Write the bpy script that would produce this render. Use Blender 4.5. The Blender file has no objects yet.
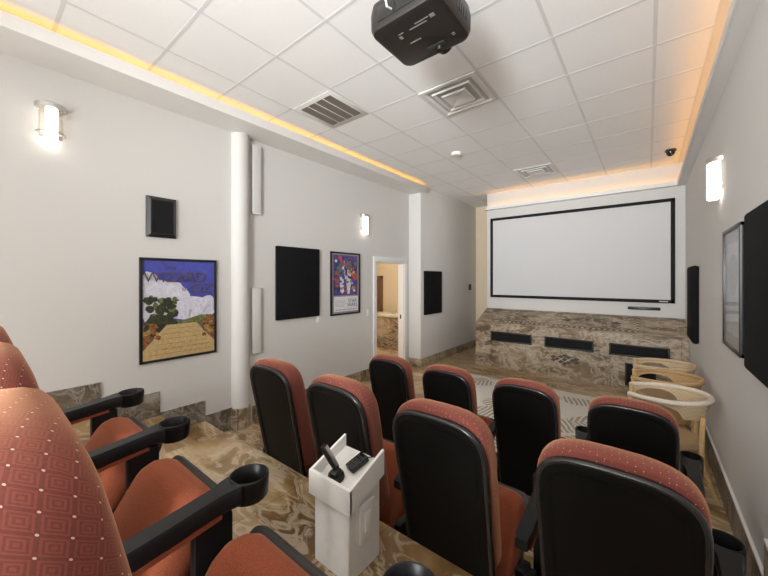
import bpy, bmesh, math, random
from mathutils import Vector, Matrix
random.seed(7)
C = bpy.context.scene.collection
PI = math.pi
EYE = 1.77
# ------------------------------------------------------------------ materials
def nodes(name):
    m = bpy.data.materials.new(name); m.use_nodes = True
    nt = m.node_tree; return m, nt, nt.nodes['Principled BSDF']
def setp(b, **k):
    for a, v in k.items():
        b.inputs[a.replace('_', ' ')].default_value = v
def N(nt, t, **k):
    n = nt.nodes.new(t)
    for a, v in k.items(): setattr(n, a, v)
    return n
def math_(nt, op, a, b=None, c=None):
    n = N(nt, 'ShaderNodeMath', operation=op)
    for i, v in enumerate((a, b, c)):
        if v is None: continue
        if isinstance(v, (int, float)): n.inputs[i].default_value = v
        else: nt.links.new(v, n.inputs[i])
    return n.outputs[0]
def mixc(nt, f, a, b, blend='MIX'):
    n = N(nt, 'ShaderNodeMix', data_type='RGBA', blend_type=blend)
    for i, v in ((0, f), (6, a), (7, b)):
        if isinstance(v, (int, float)): n.inputs[i].default_value = v
        elif isinstance(v, tuple): n.inputs[i].default_value = (*v, 1) if len(v) == 3 else v
        else: nt.links.new(v, n.inputs[i])
    return n.outputs[2]
def ramp(nt, f, stops):
    n = N(nt, 'ShaderNodeValToRGB'); e = n.color_ramp.elements
    while len(e) > 1: e.remove(e[-1])
    e[0].position, e[0].color = stops[0][0], (*stops[0][1], 1)
    for p, c in stops[1:]:
        x = e.new(p); x.color = (*c, 1)
    nt.links.new(f, n.inputs[0]); return n.outputs[0]
def noise(nt, vec, scale, detail=4, rough=.5, dist=0):
    n = N(nt, 'ShaderNodeTexNoise')
    n.inputs['Scale'].default_value = scale; n.inputs['Detail'].default_value = detail
    n.inputs['Roughness'].default_value = rough; n.inputs['Distortion'].default_value = dist
    if vec is not None: nt.links.new(vec, n.inputs['Vector'])
    return n
def bump(nt, b, h, s=.2, d=.01):
    n = N(nt, 'ShaderNodeBump'); n.inputs['Strength'].default_value = s; n.inputs['Distance'].default_value = d
    nt.links.new(h, n.inputs['Height']); nt.links.new(n.outputs[0], b.inputs['Normal'])
def objco(nt): return N(nt, 'ShaderNodeTexCoord').outputs['Object']
def worldco(nt): return N(nt, 'ShaderNodeNewGeometry').outputs['Position']
def simple(name, col, rough=.5, metal=0, nscale=60, nstr=.05, var=.06, **k):
    m, nt, b = nodes(name)
    setp(b, Roughness=rough, Metallic=metal)
    co = objco(nt); n = noise(nt, co, nscale)
    d = tuple(c * (1 - var) for c in col); l = tuple(min(1, c * (1 + var)) for c in col)
    nt.links.new(ramp(nt, n.outputs[0], [(.3, d), (.7, l)]), b.inputs['Base Color'])
    if nstr: bump(nt, b, n.outputs[0], nstr, .004)
    setp(b, **k); return m
def emis(name, col, s):
    m, nt, b = nodes(name); setp(b, Base_Color=(*col, 1), Emission_Color=(*col, 1), Emission_Strength=s); return m
def marble(name, axes, tile=.61, dark=1.0, rough=.3, grout=True, greyer=0.0, off=(0, 0), mortar=.004, tile2=None, fs=1.0):
    m, nt, b = nodes(name)
    pos = worldco(nt)
    mp = N(nt, 'ShaderNodeMapping'); mp.inputs['Rotation'].default_value = (.3, .2, .6); mp.inputs['Scale'].default_value = (.65 * fs, 1.35 * fs, 1.2 * fs)
    nt.links.new(pos, mp.inputs[0])
    w = noise(nt, mp.outputs[0], 1.3, 3, .5, .3)
    add = N(nt, 'ShaderNodeVectorMath', operation='MULTIPLY_ADD')
    nt.links.new(w.outputs['Color'], add.inputs[0]); add.inputs[1].default_value = (.9, .9, .9); nt.links.new(mp.outputs[0], add.inputs[2])
    n1 = noise(nt, add.outputs[0], 2.1, 6, .55, .7)
    def c(r, g, bl):
        k = (r + g + bl) / 3
        return tuple(dark * (x * (1 - greyer) + k * greyer) for x in (r, g, bl))
    base = ramp(nt, n1.outputs[0], [(.30, c(.085, .045, .016)), (.40, c(.19, .108, .042)), (.48, c(.31, .195, .082)), (.55, c(.45, .315, .165)), (.60, c(.58, .45, .285)), (.64, c(.35, .22, .09)), (.72, c(.22, .13, .05))])
    n2 = noise(nt, add.outputs[0], 3.0, 6, .6, 1.4)
    vein = ramp(nt, n2.outputs[0], [(.46, (0, 0, 0)), (.495, (1, 1, 1)), (.51, (1, 1, 1)), (.55, (0, 0, 0))])
    col = mixc(nt, math_(nt, 'MULTIPLY', vein, .6), base, c(.72, .63, .49))
    n3 = noise(nt, pos, .55, 3)
    col = mixc(nt, ramp(nt, n3.outputs[0], [(.45, (0, 0, 0)), (.65, (.45, .45, .45))]), col, c(.36, .20, .075), 'MIX') if not greyer else col
    if grout:
        sep = N(nt, 'ShaderNodeSeparateXYZ'); nt.links.new(pos, sep.inputs[0])
        lines = None
        for k, ax in enumerate(axes):
            t = tile if (k == 0 or tile2 is None) else tile2
            f = math_(nt, 'FRACT', math_(nt, 'DIVIDE', math_(nt, 'ADD', sep.outputs[ax], 50 * t - off[k]), t))
            l = math_(nt, 'LESS_THAN', f, mortar / t)
            lines = l if lines is None else math_(nt, 'MAXIMUM', lines, l)
        col = mixc(nt, math_(nt, 'MULTIPLY', lines, .75), col, c(.10, .08, .06))
    nt.links.new(col, b.inputs['Base Color'])
    setp(b, Roughness=rough)
    return m
def fabric_pattern():
    m, nt, b = nodes('maroon_dotted_fabric')
    co = objco(nt); sep = N(nt, 'ShaderNodeSeparateXYZ'); nt.links.new(co, sep.inputs[0])
    s = .026
    uvn = N(nt, 'ShaderNodeTexCoord').outputs['UV']; sep = N(nt, 'ShaderNodeSeparateXYZ'); nt.links.new(uvn, sep.inputs[0])
    u = math_(nt, 'DIVIDE', sep.outputs[0], s)
    v = math_(nt, 'DIVIDE', sep.outputs[1], s)
    a = math_(nt, 'FRACT', math_(nt, 'ADD', math_(nt, 'ADD', math_(nt, 'MULTIPLY', u, 1.1), math_(nt, 'MULTIPLY', v, .8)), 100))
    c = math_(nt, 'FRACT', math_(nt, 'ADD', math_(nt, 'SUBTRACT', math_(nt, 'MULTIPLY', v, .9), math_(nt, 'MULTIPLY', u, .3)), 100))
    fa = math_(nt, 'ABSOLUTE', math_(nt, 'SUBTRACT', a, .5)); fc = math_(nt, 'ABSOLUTE', math_(nt, 'SUBTRACT', c, .5))
    mx = math_(nt, 'MAXIMUM', fa, fc)
    da = math_(nt, 'SUBTRACT', .5, fa); dc = math_(nt, 'SUBTRACT', .5, fc)
    dot = math_(nt, 'LESS_THAN', math_(nt, 'ADD', math_(nt, 'MULTIPLY', da, da), math_(nt, 'MULTIPLY', dc, dc)), .0034)
    ringm = math_(nt, 'GREATER_THAN', math_(nt, 'FRACT', math_(nt, 'MULTIPLY', mx, 6)), .5)
    weave = N(nt, 'ShaderNodeTexWave', wave_type='BANDS', bands_direction='Z'); weave.inputs['Scale'].default_value = 90
    weave.inputs['Distortion'].default_value = 1.0
    nt.links.new(co, weave.inputs[0])
    n = noise(nt, co, 300, 2)
    base = mixc(nt, math_(nt, 'MULTIPLY', ringm, .75), (.20, .052, .038), (.10, .025, .027))
    base = mixc(nt, math_(nt, 'MULTIPLY', weave.outputs['Fac'], .12), base, (.17, .036, .036))
    base = mixc(nt, math_(nt, 'MULTIPLY', n.outputs[0], .35), base, (.27, .085, .05))
    base = mixc(nt, dot, base, (.62, .42, .36))
    nt.links.new(base, b.inputs['Base Color'])
    setp(b, Roughness=.85, Sheen_Weight=.5, Sheen_Roughness=.45, Sheen_Tint=(1, .56, .30, 1), Specular_IOR_Level=.2)
    bump(nt, b, n.outputs[0], .12, .002)
    return m
def fabric_plain():
    m, nt, b = nodes('rust_plain_fabric')
    co = objco(nt); n = noise(nt, co, 380, 3); n2 = noise(nt, co, 6, 2)
    col = ramp(nt, n.outputs[0], [(.3, (.19, .045, .020)), (.55, (.29, .073, .033)), (.75, (.40, .125, .06))])
    col = mixc(nt, math_(nt, 'MULTIPLY', n2.outputs[0], .3), col, (.25, .07, .035))
    nt.links.new(col, b.inputs['Base Color'])
    setp(b, Roughness=.85, Sheen_Weight=.35, Sheen_Roughness=.4, Sheen_Tint=(1, .5, .3, 1), Specular_IOR_Level=.2)
    bump(nt, b, n.outputs[0], .15, .002)
    return m
def rug_mat():
    m, nt, b = nodes('leaf_rug')
    pos = objco(nt)
    w = noise(nt, pos, 2.0, 3)
    mv = N(nt, 'ShaderNodeVectorMath', operation='MULTIPLY_ADD'); nt.links.new(w.outputs['Color'], mv.inputs[0]); mv.inputs[1].default_value = (.12, .12, 0); nt.links.new(pos, mv.inputs[2])
    vo = N(nt, 'ShaderNodeTexVoronoi', feature='F1', distance='EUCLIDEAN', voronoi_dimensions='2D'); vo.inputs['Scale'].default_value = 2.5
    nt.links.new(mv.outputs[0], vo.inputs['Vector'])
    sc = N(nt, 'ShaderNodeSeparateColor'); nt.links.new(vo.outputs['Color'], sc.inputs[0])
    ang = math_(nt, 'MULTIPLY', sc.outputs[0], 6.28)
    sp = N(nt, 'ShaderNodeSeparateXYZ'); nt.links.new(mv.outputs[0], sp.inputs[0])
    p = math_(nt, 'ADD', math_(nt, 'MULTIPLY', sp.outputs[0], math_(nt, 'COSINE', ang)), math_(nt, 'MULTIPLY', sp.outputs[1], math_(nt, 'SINE', ang)))
    stripe = math_(nt, 'GREATER_THAN', math_(nt, 'SINE', math_(nt, 'MULTIPLY', p, 105)), -.1)
    inside = math_(nt, 'LESS_THAN', vo.outputs['Distance'], .50)
    pick = math_(nt, 'GREATER_THAN', sc.outputs[1], .22)
    f = math_(nt, 'MULTIPLY', math_(nt, 'MULTIPLY', stripe, inside), pick)
    n = noise(nt, pos, 90, 2)
    col = mixc(nt, math_(nt, 'MULTIPLY', f, .9), (.78, .75, .70), (.36, .30, .23))
    col = mixc(nt, math_(nt, 'MULTIPLY', n.outputs[0], .2), col, (.6, .56, .5))
    nt.links.new(col, b.inputs['Base Color']); setp(b, Roughness=.95)
    bump(nt, b, n.outputs[0], .3, .004)
    return m
def wicker(name, col, dk):
    m, nt, b = nodes(name)
    co = objco(nt)
    w1 = N(nt, 'ShaderNodeTexWave', bands_direction='Z'); w1.inputs['Scale'].default_value = 28; w1.inputs['Distortion'].default_value = .8; nt.links.new(co, w1.inputs[0])
    w2 = N(nt, 'ShaderNodeTexWave', bands_direction='DIAGONAL'); w2.inputs['Scale'].default_value = 20; nt.links.new(co, w2.inputs[0])
    h = math_(nt, 'MULTIPLY', w1.outputs['Fac'], math_(nt, 'ADD', math_(nt, 'MULTIPLY', w2.outputs['Fac'], .6), .4))
    n = noise(nt, co, 14, 3)
    c = mixc(nt, ramp(nt, h, [(.0, (0, 0, 0)), (.45, (1, 1, 1))]), dk, col)
    c = mixc(nt, math_(nt, 'MULTIPLY', n.outputs[0], .35), c, dk)
    nt.links.new(c, b.inputs['Base Color']); setp(b, Roughness=.6)
    bump(nt, b, h, .6, .006)
    return m
M = {}
M['wall'] = simple('greige_wall_paint', (.665, .655, .635), .75, 0, 220, .03, .015)
M['wall_tan'] = simple('tan_wall', (.70, .59, .44), .75, 0, 220, .03, .015)
M['white_trim'] = simple('white_trim_paint', (.80, .79, .77), .45, 0, 90, .02, .015)
M['tile'] = simple('white_acoustic_tile', (.92, .915, .905), .9, 0, 160, .12, .02)
M['tbar'] = simple('grey_ceiling_grid', (.74, .74, .73), .6, 0, 40, 0, .02)
M['floor'] = marble('floor_marble_tile', (0, 1), .61, 1.0, .28, off=(.22, .1))
M['stage'] = marble('stage_stone_tile', (0, 2), .44, .80, .38, greyer=.26, fs=1.5, off=(-1.37, -.12), mortar=.004, tile2=.60)
M['base'] = marble('baseboard_stone', (1, 2), .45, .62, .42, greyer=.55, off=(.74, -2), mortar=.004, tile2=5)
M['base_narrow'] = marble('baseboard_narrow_stone', (0, 1), .085, .75, .42, greyer=.2, mortar=.006)
M['vanity'] = marble('vanity_stone', (0, 2), .5, .8, .3, greyer=.15)
M['fabric'] = fabric_pattern(); M['seat'] = fabric_plain()
M['shell'] = simple('black_textured_plastic', (.0045, .0043, .004), .5, 0, 500, .2, .2, Specular_IOR_Level=.14)
M['arm'] = simple('black_satin_plastic', (.009, .009, .0095), .38, 0, 300, .06, .15, Specular_IOR_Level=.28)
M['edge'] = simple('black_glossy_edge_plastic', (.016, .0155, .015), .24, 0, 300, .03, .1, Specular_IOR_Level=.6)
M['pan'] = simple('dark_grey_plastic', (.030, .028, .025), .5, 0, 300, .08, .1)
M['panel'] = simple('black_acoustic_cloth', (.009, .009, .010), .95, 0, 700, .2, .4, Specular_IOR_Level=.15)
M['grille'] = simple('dark_speaker_cloth', (.010, .0105, .012), .8, 0, 600, .2, .3, Specular_IOR_Level=.2)
M['blackframe'] = simple('black_frame_lacquer', (.012, .012, .013), .35, 0, 80, .02, .1)
M['velvet'] = simple('black_velvet_border', (.006, .006, .008), .85, 0, 80, .02, .1)
M['screen'] = simple('grey_projection_screen', (.62, .625, .635), .85, 0, 300, .01, .005)
M['podium'] = simple('white_painted_wood', (.78, .76, .72), .5, 0, 35, .06, .03)
M['plate'] = simple('white_switch_plastic', (.84, .83, .80), .35, 0, 40, 0, .01)
M['phone'] = simple('black_glossy_plastic', (.012, .012, .012), .2, 0, 50, 0, .05)
M['chrome'] = simple('brushed_nickel', (.62, .60, .57), .3, 1, 60, .02, .05)
M['proj'] = simple('projector_dark_metallic', (.028, .024, .022), .28, .35, 400, .04, .1)
M['vent'] = simple('white_vent_metal', (.74, .73, .71), .5, 0, 60, 0, .02)
M['slot'] = simple('taupe_vent_slot', (.20, .175, .15), .7, 0, 60, 0, .05)
M['duct'] = simple('dark_duct', (.48, .48, .48), .8, 0, 60, 0, .05)
M['rug'] = rug_mat()
M['wick_a'] = wicker('pale_natural_wicker', (.78, .64, .44), (.42, .28, .14))
M['wick_b'] = wicker('honey_wicker', (.68, .47, .23), (.32, .18, .07))
M['rim_w'] = simple('whitewashed_rattan_rim', (.72, .64, .52), .55, 0, 60, .2, .08)
M['cane'] = simple('golden_rattan_cane', (.60, .40, .19), .45, 0, 25, .1, .18)
M['wood'] = simple('brown_wood', (.16, .085, .04), .5, 0, 12, .05, .2)
M['counter'] = simple('pale_counter_stone', (.58, .52, .43), .3, 0, 9, 0, .2)
M['mark'] = simple('grey_printed_mark', (.22, .22, .22), .5, 0, 20, 0, .05)
M['lens'] = simple('lens_glass', (.01, .01, .015), .05, 0, 10, 0, .05)
M['inlay_d'] = simple('dark_mosaic_inlay', (.07, .06, .05), .4, 0, 90, .05, .3)
M['inlay_l'] = simple('pale_mosaic_inlay', (.50, .43, .33), .4, 0, 90, .05, .2)
M['led'] = emis('amber_led', (1.0, .45, .04), 6.5)
M['lamp'] = emis('white_lamp_tube', (1.0, .92, .82), 3.6)
def glassmat():
    m, nt, b = nodes('frosted_glass_shade')
    setp(b, Base_Color=(.72, .66, .56, 1), Roughness=.25, Alpha=.16, Specular_IOR_Level=.5)
    tr = 'Transmission Weight'; b.inputs[tr].default_value = .0
    return m
M['shade'] = glassmat()
def flat(name, col, rough=.5, coat=0): return simple(name, col, rough, 0, 38, 0, .5 if any(k in name for k in ('tree', 'rock', 'gold', 'hill', 'violet', 'navy', 'slate')) else .14, Coat_Weight=coat, Coat_Roughness=.03)
P = {k: flat('print_' + k, c, .45, .35) for k, c in dict(blue=(.075, .085, .42), cloud=(.66, .66, .76), tree=(.035, .045, .022), rock=(.24, .10, .035), path=(.55, .40, .19), ink=(.10, .07, .08), navy=(.03, .035, .14), red=(.50, .07, .03), violet=(.10, .05, .22), pale=(.66, .68, .74), white=(.74, .74, .76), gold=(.42, .26, .08), grey=(.30, .31, .33), slate=(.13, .14, .16), hill=(.16, .17, .06)).items()}
# ------------------------------------------------------------------ mesh helpers
def box(bm, x0, x1, y0, y1, z0, z1, bev=0, seg=2, mi=0):
    r = bmesh.ops.create_cube(bm, size=1)
    for v in r['verts']:
        v.co = Vector(((x0 + x1) / 2 + v.co.x * (x1 - x0), (y0 + y1) / 2 + v.co.y * (y1 - y0), (z0 + z1) / 2 + v.co.z * (z1 - z0)))
    fs = list({f for v in r['verts'] for f in v.link_faces})
    for f in fs: f.material_index = mi
    if bev:
        es = list({e for v in r['verts'] for e in v.link_edges})
        bmesh.ops.bevel(bm, geom=es, offset=bev, segments=seg, affect='EDGES', profile=.5)
def BX(*a, **k):
    bm = bmesh.new(); box(bm, *a, **k); return bm
def rings(bm, rs, cap0=True, cap1=True, closed=True, mi=0):
    vs = [[bm.verts.new(p) for p in r] for r in rs]
    n = len(vs[0])
    for a, b in zip(vs, vs[1:]):
        for i in range(n if closed else n - 1):
            j = (i + 1) % n
            f = bm.faces.new((a[i], a[j], b[j], b[i])); f.material_index = mi
    if cap0: bm.faces.new(list(reversed(vs[0]))).material_index = mi
    if cap1: bm.faces.new(vs[-1]).material_index = mi
    return vs
def tube(bm, pts, r, n=10, mi=0, cap=True):
    pts = [Vector(p) for p in pts]; rs = []
    rr = r if isinstance(r, (list, tuple)) else [r] * len(pts)
    up = Vector((0, 0, 1)); prev = None
    for i, p in enumerate(pts):
        d = (pts[min(i + 1, len(pts) - 1)] - pts[max(i - 1, 0)]).normalized()
        if prev is None:
            s = d.cross(up)
            if s.length < .1: s = d.cross(Vector((1, 0, 0)))
        else: s = prev - d * prev.dot(d)
        s.normalize(); prev = s; t = d.cross(s)
        rs.append([p + rr[i] * (s * math.cos(2 * PI * k / n) + t * math.sin(2 * PI * k / n)) for k in range(n)])
    rings(bm, rs, cap, cap, mi=mi)
def lathe(bm, prof, cx=0, cy=0, n=24, cap0=True, cap1=True, a0=0, a1=2 * PI, mi=0):
    full = abs(a1 - a0 - 2 * PI) < 1e-6
    k = n if full else n + 1
    rs = [[Vector((cx + r * math.cos(a0 + (a1 - a0) * i / n), cy + r * math.sin(a0 + (a1 - a0) * i / n), z)) for i in range(k)] for r, z in prof]
    rings(bm, rs, cap0, cap1, closed=True, mi=mi)
def obj(name, bm, mat, parent=None, sharp=38, loc=None, smooth=True):
    bmesh.ops.remove_doubles(bm, verts=bm.verts, dist=1e-6)
    bmesh.ops.recalc_face_normals(bm, faces=bm.faces)
    if smooth:
        for f in bm.faces: f.smooth = True
        for e in bm.edges:
            if len(e.link_faces) == 2: e.smooth = e.calc_face_angle(0) < math.radians(sharp)
            else: e.smooth = False
    me = bpy.data.meshes.new(name); bm.to_mesh(me); bm.free()
    for m in (mat if isinstance(mat, (list, tuple)) else [mat]): me.materials.append(m)
    o = bpy.data.objects.new(name, me); C.objects.link(o)
    if parent: o.parent = parent
    if loc: o.location = loc
    return o
def thing(name, label, cat, loc=(0, 0, 0), rz=0, group=None):
    o = bpy.data.objects.new(name, None); C.objects.link(o)
    o.empty_display_size = .1
    o.location = loc; o.rotation_euler = (0, 0, rz); return tag(o, label, cat, group)
def tag(o, label, cat, group=None):
    o['label'] = label; o['category'] = cat
    if group: o['group'] = group
    return o
def struct(name, bm, mat, **k):
    o = obj(name, bm, mat, **k); o['kind'] = 'structure'; return o
def dup(root, loc, label, rz=None, skip=()):
    r = root.copy(); C.objects.link(r); r.location = loc; r['label'] = label
    if rz is not None: r.rotation_euler = (0, 0, rz)
    for ch in list(root.children):
        if ch.name.split('.')[0] in skip: continue
        c = ch.copy(); C.objects.link(c); c.parent = r
        for g in list(ch.children):
            d = g.copy(); C.objects.link(d); d.parent = c
    return r
def text_mesh(bm, s, size, loc, rot, mi=0, shear=0, ext=.0004):
    cu = bpy.data.curves.new('t', 'FONT'); cu.body = s; cu.size = size; cu.align_x = 'CENTER'; cu.align_y = 'CENTER'; cu.extrude = ext; cu.resolution_u = 3
    o = bpy.data.objects.new('t', cu); C.objects.link(o)
    bpy.context.view_layer.update()
    me = bpy.data.meshes.new_from_object(o.evaluated_get(bpy.context.evaluated_depsgraph_get()))
    me.transform(Matrix.Translation(loc) @ rot)
    n0 = len(bm.faces); bm.from_mesh(me); bm.faces.ensure_lookup_table()
    for f in bm.faces[n0:]: f.material_index = mi
    bpy.data.objects.remove(o); bpy.data.curves.remove(cu); bpy.data.meshes.remove(me)
# ------------------------------------------------------------------ setting
XL, XF, XR = -3.83, -3.55, .475       # left wall, left wall beyond the doorway, right wall
YS, YB, YR = 7.20, 8.35, -3.2        # screen wall, alcove wall, open rear
CZ = 3.64
P2, P3 = .19, .55                      # seating platforms
E3, E2 = 1.295, 2.57
XP = -2.63
struct('floor', BX(XL - .1, XR + .1, YR, YB + .1, -.12, 0), M['floor'])
struct('floor', BX(XP, XR, E3 - .02, E2, 0, P2, bev=.004, seg=1), M['floor'])
struct('floor', BX(XP, XR, YR, E3, 0, P3, bev=.004, seg=1), M['floor'])
for y0, y1, h in ((YR, .74, .60), (.74, 1.195, .40), (1.195, 1.63, .20)):
    struct('floor', BX(XL, XP, y0, y1, 0, h, bev=.004, seg=1), M['floor'])
D0, D1, DZ = 4.58, 5.45, 2.075
bm = bmesh.new()
box(bm, XL - .12, XL, YR, D0, 0, CZ + .1); box(bm, XL - .12, XL, D1, 5.63, 0, CZ + .1); box(bm, XL - .12, XL, D0, D1, DZ, CZ + .1)
struct('wall_left', bm, M['wall'], smooth=False)
bm = bmesh.new(); box(bm, XL - .12, XF, 5.63, YB + .1, 0, CZ + .1, bev=.012)
struct('wall_left', bm, M['wall'])
struct('wall_back', BX(XF, -2.6, YB, YB + .1, 0, CZ + .1), M['wall_tan'], smooth=False)  # warm light on this alcove wall is put into its tan colour
struct('wall_front', BX(-2.80, XR + .02, YS, YB + .1, .0, CZ + .5, bev=.006), M['wall'])
struct('wall_right', BX(XR, XR + .12, YR, YB + .1, -.1, CZ + .5), M['wall'], smooth=False)
# half-round column on the left wall
bm = bmesh.new(); lathe(bm, [(.105, 0), (.105, CZ)], XL, 2.03, 28)
struct('trim_1', bm, M['wall'])
bm = bmesh.new(); lathe(bm, [(.120, 0), (.120, .235), (.105, .245)], XL, 2.03, 40)
struct('baseboard_left', bm, M['base_narrow'])
# ceiling: tile slab stops short of the right wall, so that a slot stays open above the light cove
bm = bmesh.new()
box(bm, XL, .395, YR, YS, CZ, CZ + .05); box(bm, XL, -2.80, YS, YB, CZ, CZ + .05)
struct('ceiling', bm, M['tile'], smooth=False)
struct('trim_2', BX(.397, XR, YR, YS, CZ + .012, CZ + .06), M['white_trim'])
bm = bmesh.new()
SC = 1.87
for i in range(0, 7):
    x = SC * (-1.9776 + .3335 * i); box(bm, x - .012, x + .012, YR, YS if x > -2.8 else YB, CZ - .0012, CZ + .002)
for j in range(-6, 14):
    y = SC * (-.1104 + .3245 * j)
    if y < YR: continue
    box(bm, XL + .3, .395 if y < YS else -2.8, y - .012, y + .012, CZ - .001, CZ + .0015)
box(bm, .380, .397, YR, YS, CZ - .004, CZ + .06)
struct('trim_3', bm, M['tbar'], smooth=False)
# light coves: right wall, screen wall, left wall
ZB, ZT = EYE + 1.5, EYE + 1.57
bm = bmesh.new(); box(bm, .386, XR, YR, YS, ZB + .003, ZB + .02); box(bm, .372, .387, YR, YS - .105, ZB, ZT, bev=.003)
struct('trim_4', bm, M['white_trim'])
bm = bmesh.new(); box(bm, -2.80, .387, YS - .106, YS, ZB + .003, ZB + .02); box(bm, -2.80, .387, YS - .12, YS - .105, ZB, ZT, bev=.003); box(bm, -2.80, -2.785, YS - .12, YS, ZB, ZT)
struct('trim_5', bm, M['white_trim'])
LX, LZ = -3.42, EYE + 1.712
bm = bmesh.new(); box(bm, XL, LX - .014, YR, 5.63, LZ + .003, LZ + .018); box(bm, LX - .015, LX, YR, 5.63, LZ, LZ + .108, bev=.003)
struct('trim_6', bm, M['white_trim'])
for nm, b_ in (('right wall', (.400, .425, YR, YS - .12, ZB + .021, ZB + .030)), ('screen wall', (-2.76, .36, YS - .085, YS - .06, ZB + .021, ZB + .030)), ('left wall', (-3.485, -3.470, YR, 5.60, LZ + .065, LZ + .073))):
    tag(obj('led_strip', BX(*b_), M['led']), 'amber light strip hidden in the ceiling cove along the ' + nm, 'light strip', 'cove light strips')
# baseboards
for y0, y1, z0, z1 in ((YR, .74, .60, .842), (.74, 1.195, .40, .64), (1.195, 1.63, .20, .425), (1.63, 1.94, 0, .255)):
    struct('baseboard_left', BX(XL, XL + .014, y0, y1, z0 - .19, z1, bev=.003, seg=1), M['base'])
struct('baseboard_left', BX(XL, XL + .012, 2.19, D0 - .09, 0, .19, bev=.002), M['base_narrow'])
struct('baseboard_left', BX(XF, XF + .012, 5.63, YB, 0, .16, bev=.002), M['base_narrow'])
struct('baseboard_left', BX(XL, XF + .012, 5.617, 5.63, 0, .16, bev=.002), M['base_narrow'])
struct('baseboard_back', BX(XF, -2.6, YB - .012, YB, 0, .16, bev=.002), M['base'])
for y0, y1, z0, z1 in ((E2 - .05, 6.57, 0, .235), (E3 - .05, E2 - .05, P2, .43), (YR, E3 - .05, P3, .80)):
    struct('baseboard_right', BX(XR - .014, XR, y0, y1, z0, z1), M['base'])
    struct('trim_7', BX(XR - .016, XR, y0, y1, z1, z1 + .022, bev=.003), M['white_trim'])
# doorway casing and lining
bm = bmesh.new()
for x0, x1 in ((XL - .002, XL + .02),):
    box(bm, x0, x1, D0 - .09, D0, 0, DZ - .001, bev=.004); box(bm, x0, x1, D1, D1 + .09, 0, DZ - .001, bev=.004); box(bm, x0, x1, D0 - .09, D1 + .09, DZ, DZ + .09, bev=.004)
box(bm, XL - .13, XL - .003, D0, D0 + .018, 0, DZ); box(bm, XL - .13, XL - .003, D1 - .018, D1, 0, DZ); box(bm, XL - .13, XL - .003, D0 + .018, D1 - .018, DZ - .018, DZ)
struct('trim_8', bm, M['white_trim'])
tag(obj('strike_plate', BX(XL - .085, XL - .055, D1 - .022, D1 - .017, .96, 1.04), M['blackframe']), 'small dark latch plate on the white jamb of the bathroom doorway', 'latch plate')
# bathroom beyond the doorway
BX0, BY0, BY1 = -7.2, 4.1, 7.6
bm = bmesh.new(); box(bm, BX0 - .1, BX0, BY0, BY1, 0, 2.7); box(bm, BX0, XL - .12, BY1, BY1 + .1, 0, 2.7); box(bm, BX0, XL - .12, BY0 - .1, BY0, 0, 2.7); box(bm, -5.12, -4.85, 7.1, 7.6, 0, 2.7)
struct('wall_bathroom', bm, M['wall_tan'], smooth=False)
struct('floor', BX(BX0, XL - .1, BY0, BY1, -.12, 0), M['floor'])
struct('ceiling', BX(BX0, XL - .12, BY0, BY1, 2.7, 2.75), M['tile'])
v = thing('bathroom_vanity', 'brown stone vanity with pale counter seen through the doorway', 'vanity', (-5.0, 6.55, 0))
obj('cabinet', BX(-.9, .8, 0, .5, 0, .80), M['vanity'], v); obj('countertop', BX(-.92, .82, -.03, .5, .80, .86, bev=.008), M['counter'], v)
f = thing('faucet', 'small chrome faucet standing on the bathroom vanity counter', 'faucet', (-4.98, 6.72, .86))
bm = bmesh.new(); lathe(bm, [(.03, 0), (.03, .01), (.014, .02), (.014, .12)]); tube(bm, [(0, 0, .12), (0, -.01, .17), (0, -.06, .19), (0, -.11, .17), (0, -.12, .14)], .012)
obj('spout', bm, M['chrome'], f)
for s in (-1, 1):
    bm = bmesh.new(); lathe(bm, [(.022, 0), (.018, .04), (.008, .05)], s * .09); tube(bm, [(s * .09, 0, .05), (s * .14, -.01, .075)], .007); obj('handle', bm, M['chrome'], f)
wd = thing('wooden_door_frame', 'tall brown wooden door standing at the far side of the bathroom', 'door', (-6.43, 7.585, 0))
bm = bmesh.new(); box(bm, -.34, -.26, -.03, .014, 0, 1.85, bev=.005); box(bm, .26, .34, -.03, .014, 0, 1.85, bev=.005); box(bm, -.34, .34, -.03, .014, 1.77, 1.85, bev=.005); obj('frame', bm, M['wood'], wd)
bm = bmesh.new(); box(bm, -.26, .26, -.015, .01, 0, 1.77); 
for z0, z1 in ((.15, .8), (.95, 1.65)): box(bm, -.18, .18, -.022, -.012, z0, z1, bev=.006)
obj('leaf', bm, M['wood'], wd)
def lamp_point(name, loc, e, col, r=.08):
    l = bpy.data.lights.new(name, 'POINT'); l.energy = e; l.color = col; l.shadow_soft_size = r
    o = bpy.data.objects.new(name, l); C.objects.link(o); o.location = loc; return o
tag(lamp_point('bathroom_light', (-4.9, 5.7, 2.45), 62, (1, .88, .70), .12), 'warm lamp lighting the bathroom beyond the doorway', 'lamp')
# ------------------------------------------------------------------ stone stage
st = thing('stone_stage', 'brown stone clad ledge with mosaic inlay below the projection screen', 'stone ledge', (-1.16, 6.57, 0))
bm = bmesh.new()
pr = [(0, 0), (0, .865), (.628, 1.121), (.628, 0)]
rings(bm, [[Vector((x, y, z)) for y, z in pr] for x in (-1.64, 1.632)])
obj('body', bm, M['stage'], st, smooth=False)
sd = Vector((0, .63, .257)); sl = sd.length; sd.normalize(); sn = Vector((0, -sd.z, sd.y))
def on_slope(x, s, h=.004): return Vector((x, 0, .865)) + sd * s + sn * h
def diamond(bm, c, a, b, u, w, n, mi=0):
    ps = [c + u * a, c + w * b, c - u * a, c - w * b]
    rings(bm, [[p - n * .006 for p in ps], ps], mi=mi)
ux = Vector((1, 0, 0))
bm = bmesh.new()
x0, x1, s0, s1 = -1.12, 1.03, .12, .60
def band(p0, p1, k):
    for i in range(k):
        c = p0.lerp(p1, (i + .5) / k); diamond(bm, c, .019, .019, ux, sd, sn, i % 2)
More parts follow.
